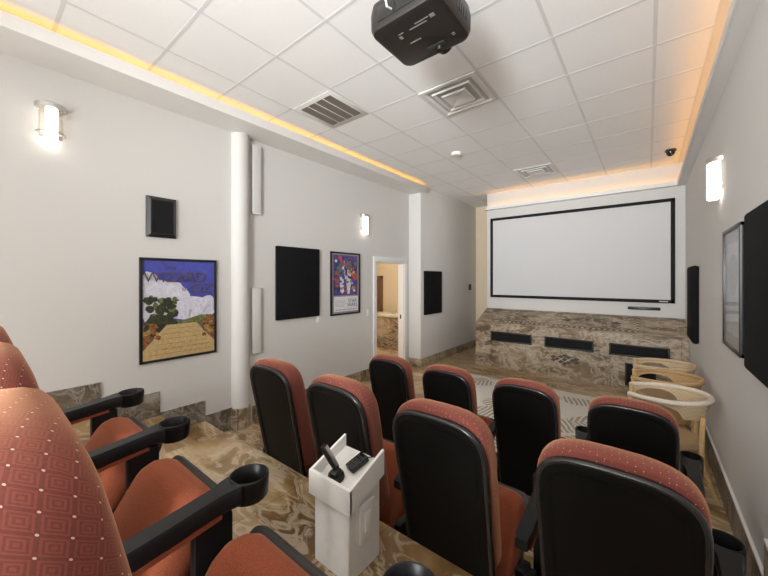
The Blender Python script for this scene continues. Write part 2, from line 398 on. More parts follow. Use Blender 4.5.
band(on_slope(x0, s0), on_slope(x1, s0), 52); band(on_slope(x1, s0), on_slope(x1, s1), 11); band(on_slope(x0, s0), on_slope(x0, s1), 11)
obj('border_inlay', bm, [M['inlay_d'], M['inlay_l']], st, smooth=False)
bm = bmesh.new()
for (sa) in (.085, .155):
    ps = [on_slope(x0, sa - .002, .003), on_slope(x1, sa - .002, .003), on_slope(x1, sa + .002, .003), on_slope(x0, sa + .002, .003)]
    rings(bm, [[p - sn * .004 for p in ps], ps])
ps = [on_slope(-1.62, .61, .003), on_slope(1.62, .61, .003), on_slope(1.62, .62, .003), on_slope(-1.62, .62, .003)]
rings(bm, [[p - sn * .004 for p in ps], ps])
obj('border_line', bm, M['inlay_d'], st, smooth=False)
for x in (-.76, .0, .74):
    bm = bmesh.new(); diamond(bm, on_slope(x, .37), .07, .05, ux, sd, sn); obj('diamond_inlay', bm, M['inlay_d'], st, smooth=False)
bm = bmesh.new(); uz = Vector((0, 0, 1)); fn = Vector((0, -1, 0))
for (i, j) in ((0, 0), (1, 1), (-1, 1), (1, -1), (-1, -1), (2, 0), (-2, 0), (0, 1.6), (0, -1.6), (3, .6), (-3, .6), (3, -.6), (-3, -.6)):
    diamond(bm, Vector((.01 + i * .06, -.004, .335 + j * .045)), .05, .03, (ux + uz * .25).normalized(), (uz - ux * .25).normalized(), fn)
obj('diamond_cluster', bm, M['inlay_d'], st, smooth=False)
def wall_grille(x0, x1, z0, z1, label):
    t = thing('speaker', label, 'speaker', ((x0 + x1) / 2, 6.568, z0), 0, 'speakers set in the stone ledge')
    w = (x1 - x0) / 2; h = z1 - z0; e = .022
    bm = bmesh.new()
    box(bm, -w, -w + e, -.022, 0, 0, h, bev=.003); box(bm, w - e, w, -.022, 0, 0, h, bev=.003); box(bm, -w, w, -.022, 0, 0, e, bev=.003); box(bm, -w, w, -.022, 0, h - e, h, bev=.003)
    obj('frame', bm, M['blackframe'], t); obj('grille', BX(-w + e, w - e, -.014, 0, e, h - e), M['grille'], t)
wall_grille(-2.475, -1.70, .525, .715, 'long black speaker at the left of the stone ledge under the screen')
wall_grille(-1.475, -.712, .525, .715, 'long black speaker in the middle of the ledge above the diamond mosaic')
wall_grille(-.497, .262, .525, .715, 'long black speaker at the right of the ledge behind the wicker chairs')
wall_grille(-.286, .10, .06, .42, 'squarish black speaker low in the ledge, partly hidden by wicker chairs')
# ------------------------------------------------------------------ projection screen
sx0, sx1, sz0, sz1 = -2.71, .349, 1.362, 3.085
t = thing('projection_screen', 'large blank grey projection screen with black border on the front wall', 'projection screen', ((sx0 + sx1) / 2, YS, sz0))
w = (sx1 - sx0) / 2; h = sz1 - sz0; e = .055
bm = bmesh.new(); box(bm, -w, -w + e, -.05, 0, 0, h, bev=.006); box(bm, w - e, w, -.05, 0, 0, h, bev=.006); box(bm, -w, w, -.05, 0, 0, e, bev=.006); box(bm, -w, w, -.05, 0, h - e, h, bev=.006)
obj('border', bm, M['velvet'], t); obj('screen_surface', BX(-w + e, w - e, -.032, 0, e, h - e), M['screen'], t)
obj('maker_mark', BX(w - .20, w - .09, -.052, -.049, .018, .036), M['inlay_l'], t)
tag(obj('sensor_bar', BX(-.27, .166, YS - .045, YS, 1.235, 1.285, bev=.01), M['blackframe']), 'thin black sensor bar on the wall below the screen right corner', 'sensor bar')
# ------------------------------------------------------------------ wall panels, pictures, fixtures
def wall_panel(x, y0, y1, z0, z1, side, d, label, bev=.008, name='acoustic_panel'):
    xs = (x, x + d) if side > 0 else (x - d, x)
    return tag(obj(name, BX(xs[0], xs[1], y0, y1, z0, z1, bev=bev), M['panel']), label, 'acoustic panel', 'black acoustic panels')
Z = lambda z: z + EYE
wall_panel(XL, 2.51, 3.23, Z(-.55), Z(.43), 1, .045, 'black fabric acoustic panel on the left wall beside the small framed picture')
wall_panel(XF, 5.74, 6.43, Z(-.74), Z(.155), 1, .045, 'black fabric acoustic panel on the left wall beyond the bathroom doorway')
wall_panel(XR, 2.03, 2.745, Z(-.51), Z(.367), -1, .05, 'large black acoustic panel on the right wall cut by the picture edge', bev=.02)
wall_panel(XR, 5.36, 6.0, Z(-.78), Z(.155), -1, .065, 'tall black acoustic panel on the right wall near the screen', bev=.028)
# square wall speaker
t = thing('wall_speaker', 'small square black speaker on left wall above the larger framed picture', 'speaker', (XL, 1.205, Z(.41)))
hw, hh = .13, .40
bm = bmesh.new(); rings(bm, [[Vector((x, s * (hw - i), z)) for s, z in ((-1, i), (1, i), (1, hh - i), (-1, hh - i))] for x, i in ((0, 0), (.025, 0), (.05, .03))])
obj('cabinet', bm, M['blackframe'], t); obj('grille', BX(.05, .054, -hw + .04, hw - .04, .04, hh - .04), M['grille'], t)
# pictures: u along the wall, v up, printed as flat coloured shapes
def picture(label, plane_x, side, y0, y1, z0, z1, shapes, texts=(), frame=.026, mat_border=None, coat=None, group=None):
    t = thing('framed_picture', label, 'picture', (plane_x, (y0 + y1) / 2, z0), 0, group)
    w = (y1 - y0) / 2; h = z1 - z0; s = side
    def bx(bm, xa, xb, ya, yb, za, zb, **k): box(bm, min(s * xa, s * xb), max(s * xa, s * xb), ya, yb, za, zb, **k)
    bm = bmesh.new()
    bx(bm, 0, .028, -w, -w + frame, 0, h, bev=.004); bx(bm, 0, .028, w - frame, w, 0, h, bev=.004); bx(bm, 0, .028, -w, w, 0, frame, bev=.004); bx(bm, 0, .028, -w, w, h - frame, h, bev=.004)
    obj('frame', bm, M['blackframe'], t)
    keys = []; bm = bmesh.new()
    def mi(k):
        if k not in keys: keys.append(k)
        return keys.index(k)
    W, H = w - frame, h - 2 * frame
    bx(bm, .002, .012, -W, W, frame, frame + H, mi=mi(shapes[0]))
    x = .0125
    for k, poly in shapes[1]:
        vs = [bm.verts.new((s * x, (u * 2 - 1) * W * (1 if s > 0 else -1), frame + v_ * H)) for u, v_ in poly]
        f_ = bm.faces.new(vs); f_.material_index = mi(k); x += .0002
    rot = Matrix.Rotation(PI / 2 * s, 4, 'Z') @ Matrix.Rotation(PI / 2, 4, 'X')
    for k, str_, size, u, v_ in texts:
        text_mesh(bm, str_, size, Vector((s * (x + .0006), (u * 2 - 1) * W * (1 if s > 0 else -1), frame + v_ * H)), rot, mi(k))
    o = obj('print', bm, [P[k] for k in keys], t, smooth=False)
    return t
def blob(cu, cv, ru, rv, n=14, jit=.12, clip=True):
    r = []
    for i in range(n):
        a = 2 * PI * i / n; k = 1 + random.uniform(-jit, jit)
        u, v_ = cu + ru * k * math.cos(a), cv + rv * k * math.sin(a)
        r.append((min(1, max(0, u)), min(1, max(0, v_))) if clip else (u, v_))
    return r
sh = [('cloud', blob(.26, .62, .36, .19)), ('cloud', blob(.46, .60, .2, .13)), ('cloud', blob(.62, .50, .36, .13)), ('cloud', blob(.92, .53, .12, .10)), ('cloud', blob(.08, .72, .14, .16)), ('cloud', blob(.16, .50, .2, .16)),
      ('hill', [(0, .30), (1, .30), (1, .40), (.8, .42), (.5, .37), (.2, .40), (0, .38)])]
for i in range(34): sh.append((random.choice(('tree', 'tree', 'hill')), blob(random.uniform(.04, .44), random.uniform(.40, .62), random.uniform(.03, .07), random.uniform(.02, .04))))
for i in range(12): sh.append(('cloud', blob(random.uniform(.5, .98), random.uniform(.44, .60), random.uniform(.05, .09), random.uniform(.03, .045))))
sh += [('tree', blob(.22, .36, .22, .09)), ('path', [(0, 0), (1, 0), (1, .12), (.72, .34), (.30, .34), (0, .10)]),
       ('rock', [(0, .10), (.22, .30), (.16, .36), (.05, .37), (0, .35)]), ('rock', [(1, .12), (.80, .30), (.84, .38), (.94, .42), (1, .38)])]
for i in range(16): sh.append((random.choice(('gold', 'tree', 'rock')), blob(random.uniform(.02, .20), random.uniform(.2, .34), .035, .02)))
for i in range(16): sh.append((random.choice(('gold', 'tree', 'rock')), blob(random.uniform(.80, .98), random.uniform(.2, .38), .035, .02)))
for i in range(6): sh.append(('gold', [(.28 - .04 * i, .30 - .05 * i), (.76 + .04 * i, .30 - .05 * i), (.76 + .04 * i, .295 - .05 * i), (.28 - .04 * i, .295 - .05 * i)]))
picture('large framed picture of blue sky, clouds and golden path on the left wall', XL, -1 * -1, 1.02, 1.745, Z(-.83), Z(.205), ('blue', sh) if False else ('blue', sh),
        [('ink', 'The', .075, .34, .93), ('ink', 'WIZARD', .145, .43, .825), ('ink', 'of', .075, .55, .71), ('ink', 'OZ', .15, .79, .70)])
sh = [('violet', [(.05, .30), (.95, .30), (.95, .98), (.05, .98)]), ('navy', blob(.5, .80, .40, .16)), ('red', [(.22, .97), (.32, .97), (.50, .68), (.46, .66)]), ('red', blob(.84, .62, .1, .07)), ('red', [(.06, .60), (.36, .55), (.36, .53), (.06, .56)]),
      ('slate', blob(.30, .72, .14, .10)), ('pale', [(.56, .74), (.68, .72), (.70, .52), (.64, .32), (.56, .32), (.52, .50)]), ('pale', [(.30, .60), (.42, .58), (.44, .36), (.36, .33), (.26, .40)]), ('slate', blob(.60, .84, .13, .10)), ('navy', blob(.18, .42, .12, .06)), ('gold', blob(.80, .42, .07, .04)), ('cloud', [(.42, .90), (.445, .90), (.47, .60), (.455, .60)]), ('slate', blob(.86, .84, .06, .05)), ('pale', blob(.48, .62, .05, .05)), ('red', blob(.78, .76, .035, .03)),
      ] + [(random.choice(('navy', 'slate', 'pale', 'violet', 'blue', 'red', 'gold')), blob(random.uniform(.12, .88), random.uniform(.36, .92), random.uniform(.02, .06), random.uniform(.01, .035))) for _ in range(60)] + [
      ('white', [(.05, .03), (.95, .03), (.95, .28), (.05, .28)])]
for i in range(6): sh.append(('grey', [(.10, .22 - .02 * i), (.46, .22 - .02 * i), (.46, .216 - .02 * i), (.10, .216 - .02 * i)]))
sh += [('grey', [(.10, .065), (.88, .065), (.88, .055), (.10, .055)])]
picture('smaller framed picture with dark space scene above white band, left of the doorway', XL, 1, 3.47, 4.13, Z(-.58), Z(.42), ('grey', sh),
        [('slate', 'STAR', .085, .72, .20), ('slate', 'WARS', .085, .72, .13)])
picture('framed picture behind reflective glass on the right wall', XR, -1, 2.99, 3.60, Z(-.495), Z(.355), ('slate', [('grey', [(.1, .1), (.9, .1), (.9, .9), (.1, .9)]), ('slate', blob(.5, .62, .28, .2))]))
g = bpy.context.scene.objects
# glass for that last picture
def glazing():
    m, nt, b = nodes('picture_glass'); setp(b, Base_Color=(1, 1, 1, 1), Roughness=.03, Alpha=.25, Specular_IOR_Level=1.0); return m
M['glass'] = glazing()
last = [o for o in C.objects if o.name.startswith('framed_picture')][-1]
last = max((o for o in C.objects if o.name.startswith('framed_picture')), key=lambda o: o.location.x)
obj('glass', BX(-.022, -.019, -.28, .28, .026, .824), M['glass'], last)
# white slim boxes beside the column
for z0, z1, lab in ((2.57, 3.42, 'upper slim white wall box beside the round column'), (.85, 1.65, 'lower slim white wall box beside the round column')):
    t = thing('wall_box', lab, 'wall box', (XL, 2.225, z0), 0, 'slim white wall boxes')
    hh = z1 - z0
    obj('body', BX(0, .05, -.055, .055, 0, hh, bev=.006), M['wall'], t); obj('end_cap', BX(0, .052, -.05, .05, -.004, .006), M['tbar'], t)
def plate(x, y, z, label, side=1, toggle=True, name='light_switch', cat='light switch'):
    t = thing(name, label, cat, (x, y, z))
    obj('plate', BX(0, .008, -.036, .036, -.058, .058, bev=.003), M['plate'], t)
    if toggle: obj('rocker', BX(.006, .013, -.016, .016, -.032, .032, bev=.003), M['plate'], t)
    else:
        for d in (-.024, .024): obj('socket', BX(.006, .0105, -.015, .015, d - .016, d + .016, bev=.003), M['plate'], t)
plate(XL, 4.36, Z(-.60), 'white light switch on the wall left of the bathroom doorway')
plate(XL, 3.24, Z(-.60), 'white outlet plate below the right edge of black wall panel', 1, False, 'wall_outlet', 'outlet')
t = thing('wall_control', 'tiny black control box on the left wall near the far corner', 'wall control', (XF, 7.95, Z(-.22)))
obj('housing', BX(0, .03, -.05, .05, -.075, .075, bev=.006), M['blackframe'], t); obj('button', BX(.028, .034, -.02, .02, .02, .05, bev=.003), M['pan'], t)
# wall sconces
def sconce(loc, rz, label):
    t = thing('wall_sconce', label, 'wall lamp', loc, rz, 'wall sconces')   # local: wall is the plane x=0, lamp looks to +x, z=0 is the top of the cap
    obj('backplate', BX(0, .012, -.065, .065, -.27, -.03, bev=.004), M['chrome'], t)
    bm = bmesh.new(); n = 20
    def half(r, z, k=1.0):
        r *= .82
        return [Vector((r * k * math.cos(a), r * math.sin(a), z)) for a in [-PI / 2 + PI * i / n for i in range(n + 1)]]
    rings(bm, [half(.105, -.045), half(.116, -.04), half(.116, -.006), half(.108, 0)]); obj('cap', bm, M['chrome'], t)
    bm = bmesh.new(); rings(bm, [half(.104, -.045), half(.104, -.235), half(.100, -.235), half(.100, -.045)], False, False, closed=False); obj('glass_shade', bm, M['shade'], t)
    bm = bmesh.new(); rings(bm, [half(.108, -.228), half(.108, -.238), half(.099, -.238), half(.099, -.228), half(.108, -.228)], False, False, closed=False); obj('ring', bm, M['chrome'], t)
    bm = bmesh.new(); lathe(bm, [(.03, -.345), (.038, -.337), (.038, -.045)], .05, 0, 20); obj('lamp_tube', bm, M['lamp'], t)
    return t
sc0 = sconce((XL, .42, Z(1.42)), 0, 'lit wall sconce high on the left wall, nearest the camera')
dup(sc0, (XL, 4.25, Z(1.10)), 'lit wall sconce on the left wall above the smaller framed picture')
dup(sc0, (XR, .40, Z(1.42)), 'added wall sconce for extra light on the right wall, out of frame', rz=PI)  # unseen sconce added to brighten the ceiling and right side
dup(sc0, (XR, 3.88, Z(1.0)), 'lit wall sconce on the right wall above the reflective picture', rz=PI)
# ------------------------------------------------------------------ ceiling fittings
gx = lambda i: SC * (-1.9776 + .3335 * i)
gy = lambda j: SC * (-.1104 + .3245 * j)
t = thing('return_vent', 'square ceiling vent with four dark slots above the left wall', 'vent', ((gx(1) + gx(2)) / 2, (gy(4) + gy(5)) / 2, CZ))
bm = bmesh.new(); box(bm, -.295, .295, -.295, .295, -.005, 0, bev=.002); obj('frame', bm, M['vent'], t)
for i in range(4):
    obj('slot', BX(-.235 + i * .122, -.235 + i * .122 + .104, -.235, .235, -.0065, -.002), M['slot'], t)
def diffuser(loc, label):
    t = thing('ceiling_diffuser', label, 'vent', loc, 0, 'square ceiling diffusers')
    def sq(r, z): return [Vector((r * a, r * b, z)) for a, b in ((-1, -1), (1, -1), (1, 1), (-1, 1))]
    bm = bmesh.new(); rings(bm, [sq(.298, 0), sq(.298, -.010), sq(.262, -.012), sq(.215, .035), sq(.215, 0)], False, False); obj('outer_frame', bm, M['vent'], t, smooth=False)
    bm = bmesh.new(); rings(bm, [sq(.205, -.004), sq(.195, -.018), sq(.150, .022), sq(.15, .0)], False, False); obj('louver', bm, M['vent'], t, smooth=False)
    bm = bmesh.new(); rings(bm, [sq(.13, -.012), sq(.122, -.026), sq(.04, -.008)], False, True); obj('center_plate', bm, M['vent'], t, smooth=False)
    obj('duct', BX(-.235, .235, -.235, .235, -.0008, .0), M['duct'], t)
    return t
d0 = diffuser(((gx(3) + gx(4)) / 2, (gy(5) + gy(6)) / 2, CZ - .003), 'square white ceiling diffuser just beyond the projector')
dup(d0, (-1.52, gy(10) + .30, CZ - .003), 'square white ceiling diffuser near the front cove and screen')
bm = bmesh.new(); lathe(bm, [(.075, 0), (.075, -.02), (.062, -.038), (.03, -.042)], n=28)
tag(obj('smoke_detector', bm, M['plate'], loc=(-2.23, 4.53, CZ)), 'round white smoke detector on the ceiling', 'smoke detector')
t = thing('dome_camera', 'small dark dome camera on the ceiling near the right cove', 'security camera', (.26, 6.36, CZ))
bm = bmesh.new(); lathe(bm, [(.065, 0), (.065, -.02), (.055, -.025)], n=24); obj('base', bm, M['pan'], t)
bm = bmesh.new(); lathe(bm, [(.052, -.024), (.05, -.05), (.038, -.075), (.018, -.09)], n=24); obj('dome', bm, M['phone'], t)
# projector
t = thing('projector', 'dark projector hanging upside down from the ceiling', 'projector', (-1.105, 1.755, CZ))
PS = 1.07
def rr(w, d, r, z, n=6, dx=0, dy=0, fr=1.0):
    pts = []
    for sx, sy, a0 in ((1, 1, 0), (-1, 1, PI / 2), (-1, -1, PI), (1, -1, 3 * PI / 2)):
        ww = w * (fr if sy > 0 else 1)
        for i in range(n + 1):
            a = a0 + PI / 2 * i / n
            pts.append(Vector((dx + sx * (ww - r) + r * math.cos(a), dy + sy * (d - r) + r * math.sin(a), z)))
    return pts
bm = bmesh.new()
rings(bm, [rr(.222, .190, .05, -.37), rr(.240, .208, .06, -.362), rr(.253, .219, .065, -.335), rr(.255, .221, .065, -.25), rr(.245, .212, .06, -.195), rr(.215, .185, .05, -.185)])
obj('housing', bm, M['proj'], t)
bm = bmesh.new(); 
rings(bm, [[Vector((.05 + r * math.cos(a), y, -.31 + r * math.sin(a))) for a in [2 * PI * i / 24 for i in range(24)]] for r, y in ((.06, .19), (.06, .230), (.05, .232), (.047, .222))], True, False)
obj('lens_barrel', bm, M['phone'], t)
bm = bmesh.new(); rings(bm, [[Vector((.05 + r * math.cos(a), y, -.31 + r * math.sin(a))) for a in [2 * PI * i / 24 for i in range(24)]] for r, y in ((.047, .220), (.02, .227))]); obj('lens', bm, M['lens'], t)
bm = bmesh.new(); lathe(bm, [(.02, -.39), (.024, -.37)], .05, .150, 16); obj('foot', bm, M['phone'], t)
obj('front_hatch', BX(-.02, .10, .105, .145, -.3715, -.368, bev=.001), M['pan'], t)
bm = bmesh.new()
for k in range(5): box(bm, .2525, .2565, -.02 + k * .03, -.008 + k * .03, -.32, -.26)
obj('side_vent', bm, M['phone'], t)
bm = bmesh.new()
for x0, x1, y0, y1 in ((-.02, .10, -.10, -.092), (.03, .12, -.122, -.114), (.13, .16, -.125, -.10), (-.105, -.085, -.085, -.06), (-.10, -.06, -.105, -.10), (-.08, .0, .0, .008), (.165, .185, .10, .105), (.165, .185, .085, .09)):
    bm = BX(x0, x1, y0, y1, -.3712, -.3695); obj('label_print', bm, M['mark'], t, smooth=False)
bm = bmesh.new(); box(bm, -.17, .17, -.2235, -.2175, -.33, -.24, bev=.002); obj('rear_panel', bm, M['phone'], t)
bm = bmesh.new(); lathe(bm, [(.022, -.20), (.022, -.01)], 0, 0, 16); lathe(bm, [(.07, -.012), (.07, 0)], 0, 0, 20); box(bm, -.09, .09, -.09, .09, -.20, -.18, bev=.004); obj('mount', bm, M['pan'], t)
bm = bmesh.new(); tube(bm, [(-.06, -.212, -.30), (-.065, -.26, -.31), (-.07, -.27, -.26), (-.06, -.2, -.16), (-.03, -.06, -.05), (-.02, -.03, -.01)], .006, 8); obj('cable', bm, M['tbar'], t)
# ------------------------------------------------------------------ theater seats
def outline(w_top, w_bot, z0, z1, h_top, r_bot=.07, n=10, ex=3.2):
    """back outline seen from the front: arched top with rounded shoulders, sides closing in to the foot"""
    zt = z1 - h_top; pts = []
    for i in range(2 * n + 1):
        # even steps along the arc
        a = PI * i / (2 * n); c, s_ = math.cos(a), math.sin(a)
        pts.append((w_top * math.copysign(abs(c) ** (2 / ex), c), zt + h_top * abs(s_) ** (2 / ex)))
    for k in range(1, 6):
        q = k / 6; pts.append((-(w_top + (w_bot - w_top) * q), zt + (z0 + r_bot - zt) * q))
    for i in range(7):
        a = PI + PI / 2 * i / 6; pts.append((-w_bot + r_bot + r_bot * math.cos(a), z0 + r_bot + r_bot * math.sin(a)))
    for i in range(7):
        a = 3 * PI / 2 + PI / 2 * i / 6; pts.append((w_bot - r_bot + r_bot * math.cos(a), z0 + r_bot + r_bot * math.sin(a)))
    for k in range(1, 6):
        q = 1 - k / 6; pts.append((w_top + (w_bot - w_top) * q, zt + (z0 + r_bot - zt) * q))
    return pts
def inset(o, d):
    n = len(o); r = []
    for i in range(n):
        p0, p1, p2 = Vector((*o[i - 1], 0)), Vector((*o[i], 0)), Vector((*o[(i + 1) % n], 0))
        t1 = (p2 - p0); t1 = t1.normalized() if t1.length > 1e-9 else Vector((1, 0, 0))
        nn = Vector((-t1.y, t1.x, 0)); r.append((p1.x + nn.x * d, p1.y + nn.y * d))
    return r
TILT = .20
def tl(z): return -TILT * (z - .6) - .045
def slab(bm, o, layers, yf=tl, grow=None, caps=True):
    uvl = bm.loops.layers.uv.verify()
    n = len(o); arc = [0]
    for i in range(n): arc.append(arc[-1] + (Vector(o[(i + 1) % n]) - Vector(o[i])).length)
    rs = []; dep = [0]
    for k, (y, d) in enumerate(layers):
        q = inset(o, d) if d else o
        rs.append([Vector((x, yf(z) + y * (grow(z) if grow else 1), z)) for x, z in q])
        if k: dep.append(dep[-1] + math.hypot(y - layers[k - 1][0], d - layers[k - 1][1]))
    vs = [[bm.verts.new(p) for p in r] for r in rs]
    for k in range(len(vs) - 1):
        for i in range(n):
            j = (i + 1) % n
            f = bm.faces.new((vs[k][i], vs[k][j], vs[k + 1][j], vs[k + 1][i]))
            for l, uv in zip(f.loops, ((arc[i], dep[k]), (arc[i + 1], dep[k]), (arc[i + 1], dep[k + 1]), (arc[i], dep[k + 1]))): l[uvl].uv = uv
    for r in (list(reversed(vs[0])), vs[-1]) if caps else ():
        f = bm.faces.new(r)
        for l in f.loops: l[uvl].uv = (l.vert.co.x, l.vert.co.z)
def make_seat(label, group):
    t = thing('theater_seat', label, 'theater seat', (0, 0, 0), 0, group)
    bm = bmesh.new(); o = outline(.214, .203, .17, 1.022, .17)
    slab(bm, o, [(.003, .052), (.003, .047), (-.002, .042), (0, .016), (.004, .005), (.014, 0), (.022, 0), (.026, .004)])
    obj('back_shell', bm, M['shell'], t, sharp=50)
    bm = bmesh.new(); slab(bm, o, [(.0015, .014), (-.0035, .011), (-.003, .003), (.003, -.002), (.012, -.0035), (.021, -.003), (.0245, .001)], caps=False)
    obj('edge_trim', bm, M['edge'], t, sharp=70)
    bm = bmesh.new(); o = outline(.214, .203, .36, 1.050, .18)
    gr = lambda z: 1.0 if z < .55 else 1.0 - .06 * (z - .55) / .5
    slab(bm, o, [(.026, .010), (.030, .002), (.050, -.004), (.085, -.005), (.112, -.002), (.130, .006), (.140, .020), (.146, .055)], grow=gr)
    obj('back_cushion', bm, M['fabric'], t, sharp=60)
    # folded-up seat
    lean = .57
    def fold(u, v_): return (.20 + u * math.sin(lean) + v_ * math.cos(lean), .135 + u * math.cos(lean) - v_ * math.sin(lean))
    def lay(w, u0, u1, r0, r1, v_):
        pts = []
        for cx, cu, r, a0 in ((w - r1, u1 - r1, r1, 0), (-w + r1, u1 - r1, r1, PI / 2), (-w + r0, u0 + r0, r0, PI), (w - r0, u0 + r0, r0, 3 * PI / 2)):
            for i in range(7):
                a = a0 + PI / 2 * i / 6; u = cu + r * math.sin(a); y, z = fold(u, v_); pts.append(Vector((cx + r * math.cos(a), y, z)))
        return pts
    W = .225
    bm = bmesh.new()
    rings(bm, [lay(W - .04, .05, .385, .02, .055, -.108), lay(W - .022, .03, .405, .03, .065, -.100), lay(W - .008, .012, .425, .035, .072, -.078), lay(W, .004, .436, .04, .075, -.045), lay(W, .0, .438, .04, .075, -.012), lay(W - .006, .006, .432, .04, .07, -.002)])
    obj('seat_cushion', bm, M['seat'], t, sharp=60)
    bm = bmesh.new()
    rings(bm, [lay(W - .004, .005, .436, .03, .05, -.002), lay(W + .006, -.002, .447, .03, .05, .004), lay(W + .006, -.002, .447, .03, .05, .022), lay(W - .03, .05, .41, .03, .05, .045)])
    obj('seat_pan', bm, M['pan'], t, sharp=50)
    bm = bmesh.new(); box(bm, -.27, .27, .22, .30, .255, .295, bev=.008); obj('crossbar', bm, M['arm'], t)
    return t
PITCH = .61
def add_arm(t, s, zc=.535):
    x = s * PITCH / 2
    a = thing_part(t)
    bm = bmesh.new()
    # long flat bar rising slightly to the front
    prof = [(.08, .565), (.40, .595)]
    sec = lambda y, zt, hw, hh: [Vector((x + p * hw, y, zt - q * hh)) for p, q in ((-1, .16), (-.86, 0), (.86, 0), (1, .16), (1, .86), (.8, 1), (-.8, 1), (-1, .86))]
    rings(bm, [sec(.06, .556, .024, .040), sec(.09, .566, .030, .054), sec(.26, .584, .031, .054), sec(.36, .596, .032, .054), sec(.395, .601, .040, .056), sec(.420, .603, .046, .058)])
    arm = obj('armrest', bm, M['arm'], t)
    bm = bmesh.new(); lathe(bm, [(.045, zc), (.052, zc), (.057, zc + .007), (.060, .597), (.059, .604), (.056, .606), (.052, .603), (.048, zc + .012), (.01, zc + .010)], x, .468, 32, cap0=True, cap1=True)
    obj('cup_holder', bm, M['arm'], arm, sharp=50)
    bm = bmesh.new()
    rings(bm, [[Vector((x + p, y, z + q)) for p, q in ((-w_, 0), (w_, 0), (w_, .014), (-w_, .014))] for y, z, w_ in ((.10, .500, .028), (.26, .517, .029), (.37, .530, .029))])
    obj('fabric_strip', bm, M['seat'], arm)
    bm = bmesh.new()
    box(bm, x - .020, x + .020, .30, .41, .05, .535, bev=.012); box(bm, x - .026, x + .026, .10, .44, 0, .055, bev=.012)
    box(bm, x - .02, x + .02, .05, .22, .20, .34, bev=.01)
    obj('leg', bm, M['arm'], t)
def thing_part(t): return None
grp_m, grp_f, grp_b = 'middle row theater seats', 'front row theater seats', 'back row theater seats'
proto = make_seat('', grp_m); add_arm(proto, -1, .44)
proto_back = make_seat('', grp_b); add_arm(proto_back, -1, .535)
rows = [
 (grp_m, P2, 1.29, -.083, [
   'black-backed maroon theater seat at the right end of the middle row',
   'black-backed maroon theater seat in the middle row just right of the white pedestal',
   'black-backed maroon theater seat in the middle row directly beyond the white pedestal',
   'black-backed maroon theater seat at the left end of the middle row']),
 (grp_f, 0, 2.50, -.080, [
   'black-backed maroon theater seat at the right end of front row beside wicker chairs',
   'black-backed maroon theater seat second from right in front row, against patterned rug',
   'black-backed maroon theater seat second from left in front row, by rug corner',
   'black-backed maroon theater seat at the left end of front row, facing the doorway side']),
 (grp_b, P3, .083, -.068, [
   'theater seat at bottom edge in the back row, only its cup holder showing',
   'nearest maroon dotted theater seat in the back row, filling the lower left corner',
   'theater seat in the back row just beyond the nearest dotted seat',
   'farthest theater seat in the back row, next to the stair baseboard'])]
first = True
for grp, z, y, xc, labs in rows:
    for i, lab in enumerate(labs):
        loc = (xc - (.60 if grp != grp_b else .61) * i, y, z)
        src = proto_back if grp == grp_b else proto
        if i == 0 and grp != grp_f: src.location = loc; src['label'] = lab; r = src
        else: r = dup(src, loc, lab)
        r['group'] = grp
        if i == 0 and grp != grp_b: ends = globals().setdefault('ends', []); ends.append(r)
for r in ends: add_arm(r, 1, .44)
# ------------------------------------------------------------------ white pedestal with handset
t = thing('control_pedestal', 'small white wooden pedestal with slanted tray behind the middle row', 'pedestal', (-1.027, 1.045, P3))
def wedge(bm, x0, x1, y0, y1, zb0, zb1, zt0, zt1):
    rings(bm, [[Vector((x, y0, zb0)), Vector((x, y1, zb1)), Vector((x, y1, zt1)), Vector((x, y0, zt0))] for x in (x0, x1)])
bm = bmesh.new(); wedge(bm, -.108, .100, -.105, .088, 0, 0, .305, .37); bmesh.ops.bevel(bm, geom=bm.edges[:], offset=.003, segments=1, affect='EDGES'); obj('column', bm, M['podium'], t)
bm = bmesh.new()
wedge(bm, -.112, .112, -.113, .090, .325, .397, .342, .415)
obj('tray_floor', bm, M['podium'], t)
for nm, a in (('side_board', (-.124, -.110, -.124, .092, .292, .362, .392, .470)), ('side_board', (.110, .124, -.124, .092, .292, .362, .392, .470)), ('front_board', (-.124, .124, -.126, -.112, .290, .294, .392, .396))):
    bm = bmesh.new(); wedge(bm, *a); bmesh.ops.bevel(bm, geom=bm.edges[:], offset=.002, segments=1, affect='EDGES'); obj(nm, bm, M['podium'], t)
bm = bmesh.new(); box(bm, .098, .108, -.045, .045, .125, .285, bev=.004); obj('switch_plate', bm, M['plate'], t)
bm = bmesh.new(); box(bm, .106, .114, -.020, .020, .165, .245, bev=.004); obj('switch_rocker', bm, M['plate'], t)
tz = lambda y: P3 + .342 + (y + .113) * .36 + .001
k = thing('handset_cradle', 'black charging cradle on the white pedestal tray', 'charger', (-1.045, .985, tz(-.06) ))
slope = math.atan(.36)
k.rotation_euler = (slope, 0, 0)
bm = bmesh.new(); rings(bm, [rr(.036, .036, .034, .0015, dx=0), rr(.036, .036, .034, .016), rr(.030, .030, .028, .028)]); obj('base', bm, M['phone'], k)
bm = bmesh.new(); box(bm, -.018, .018, -.018, .018, .026, .040, bev=.004); obj('socket', bm, M['pan'], k)
hs = thing('remote_handset', 'slim black handset with silver edge standing upright in the cradle', 'remote control', (-1.045, .985, tz(-.06) + .042)); hs.rotation_euler = (slope * .3, -.55, .35)
bm = bmesh.new(); rings(bm, [rr(.010, .017, .009, .0, 4), rr(.011, .019, .009, .05, 4), rr(.010, .021, .009, .10, 4), rr(.008, .017, .007, .115, 4)]); obj('body', bm, M['phone'], hs)
bm = bmesh.new(); box(bm, .0095, .0125, -.012, .012, .01, .105, bev=.001); obj('silver_edge', bm, M['chrome'], hs)
t2 = thing('remote_control', 'black boxy remote lying on the pedestal tray beside the cradle', 'remote control', (-1.00, 1.072, tz(.028) + .003)); t2.rotation_euler = (slope, 0, -.25)
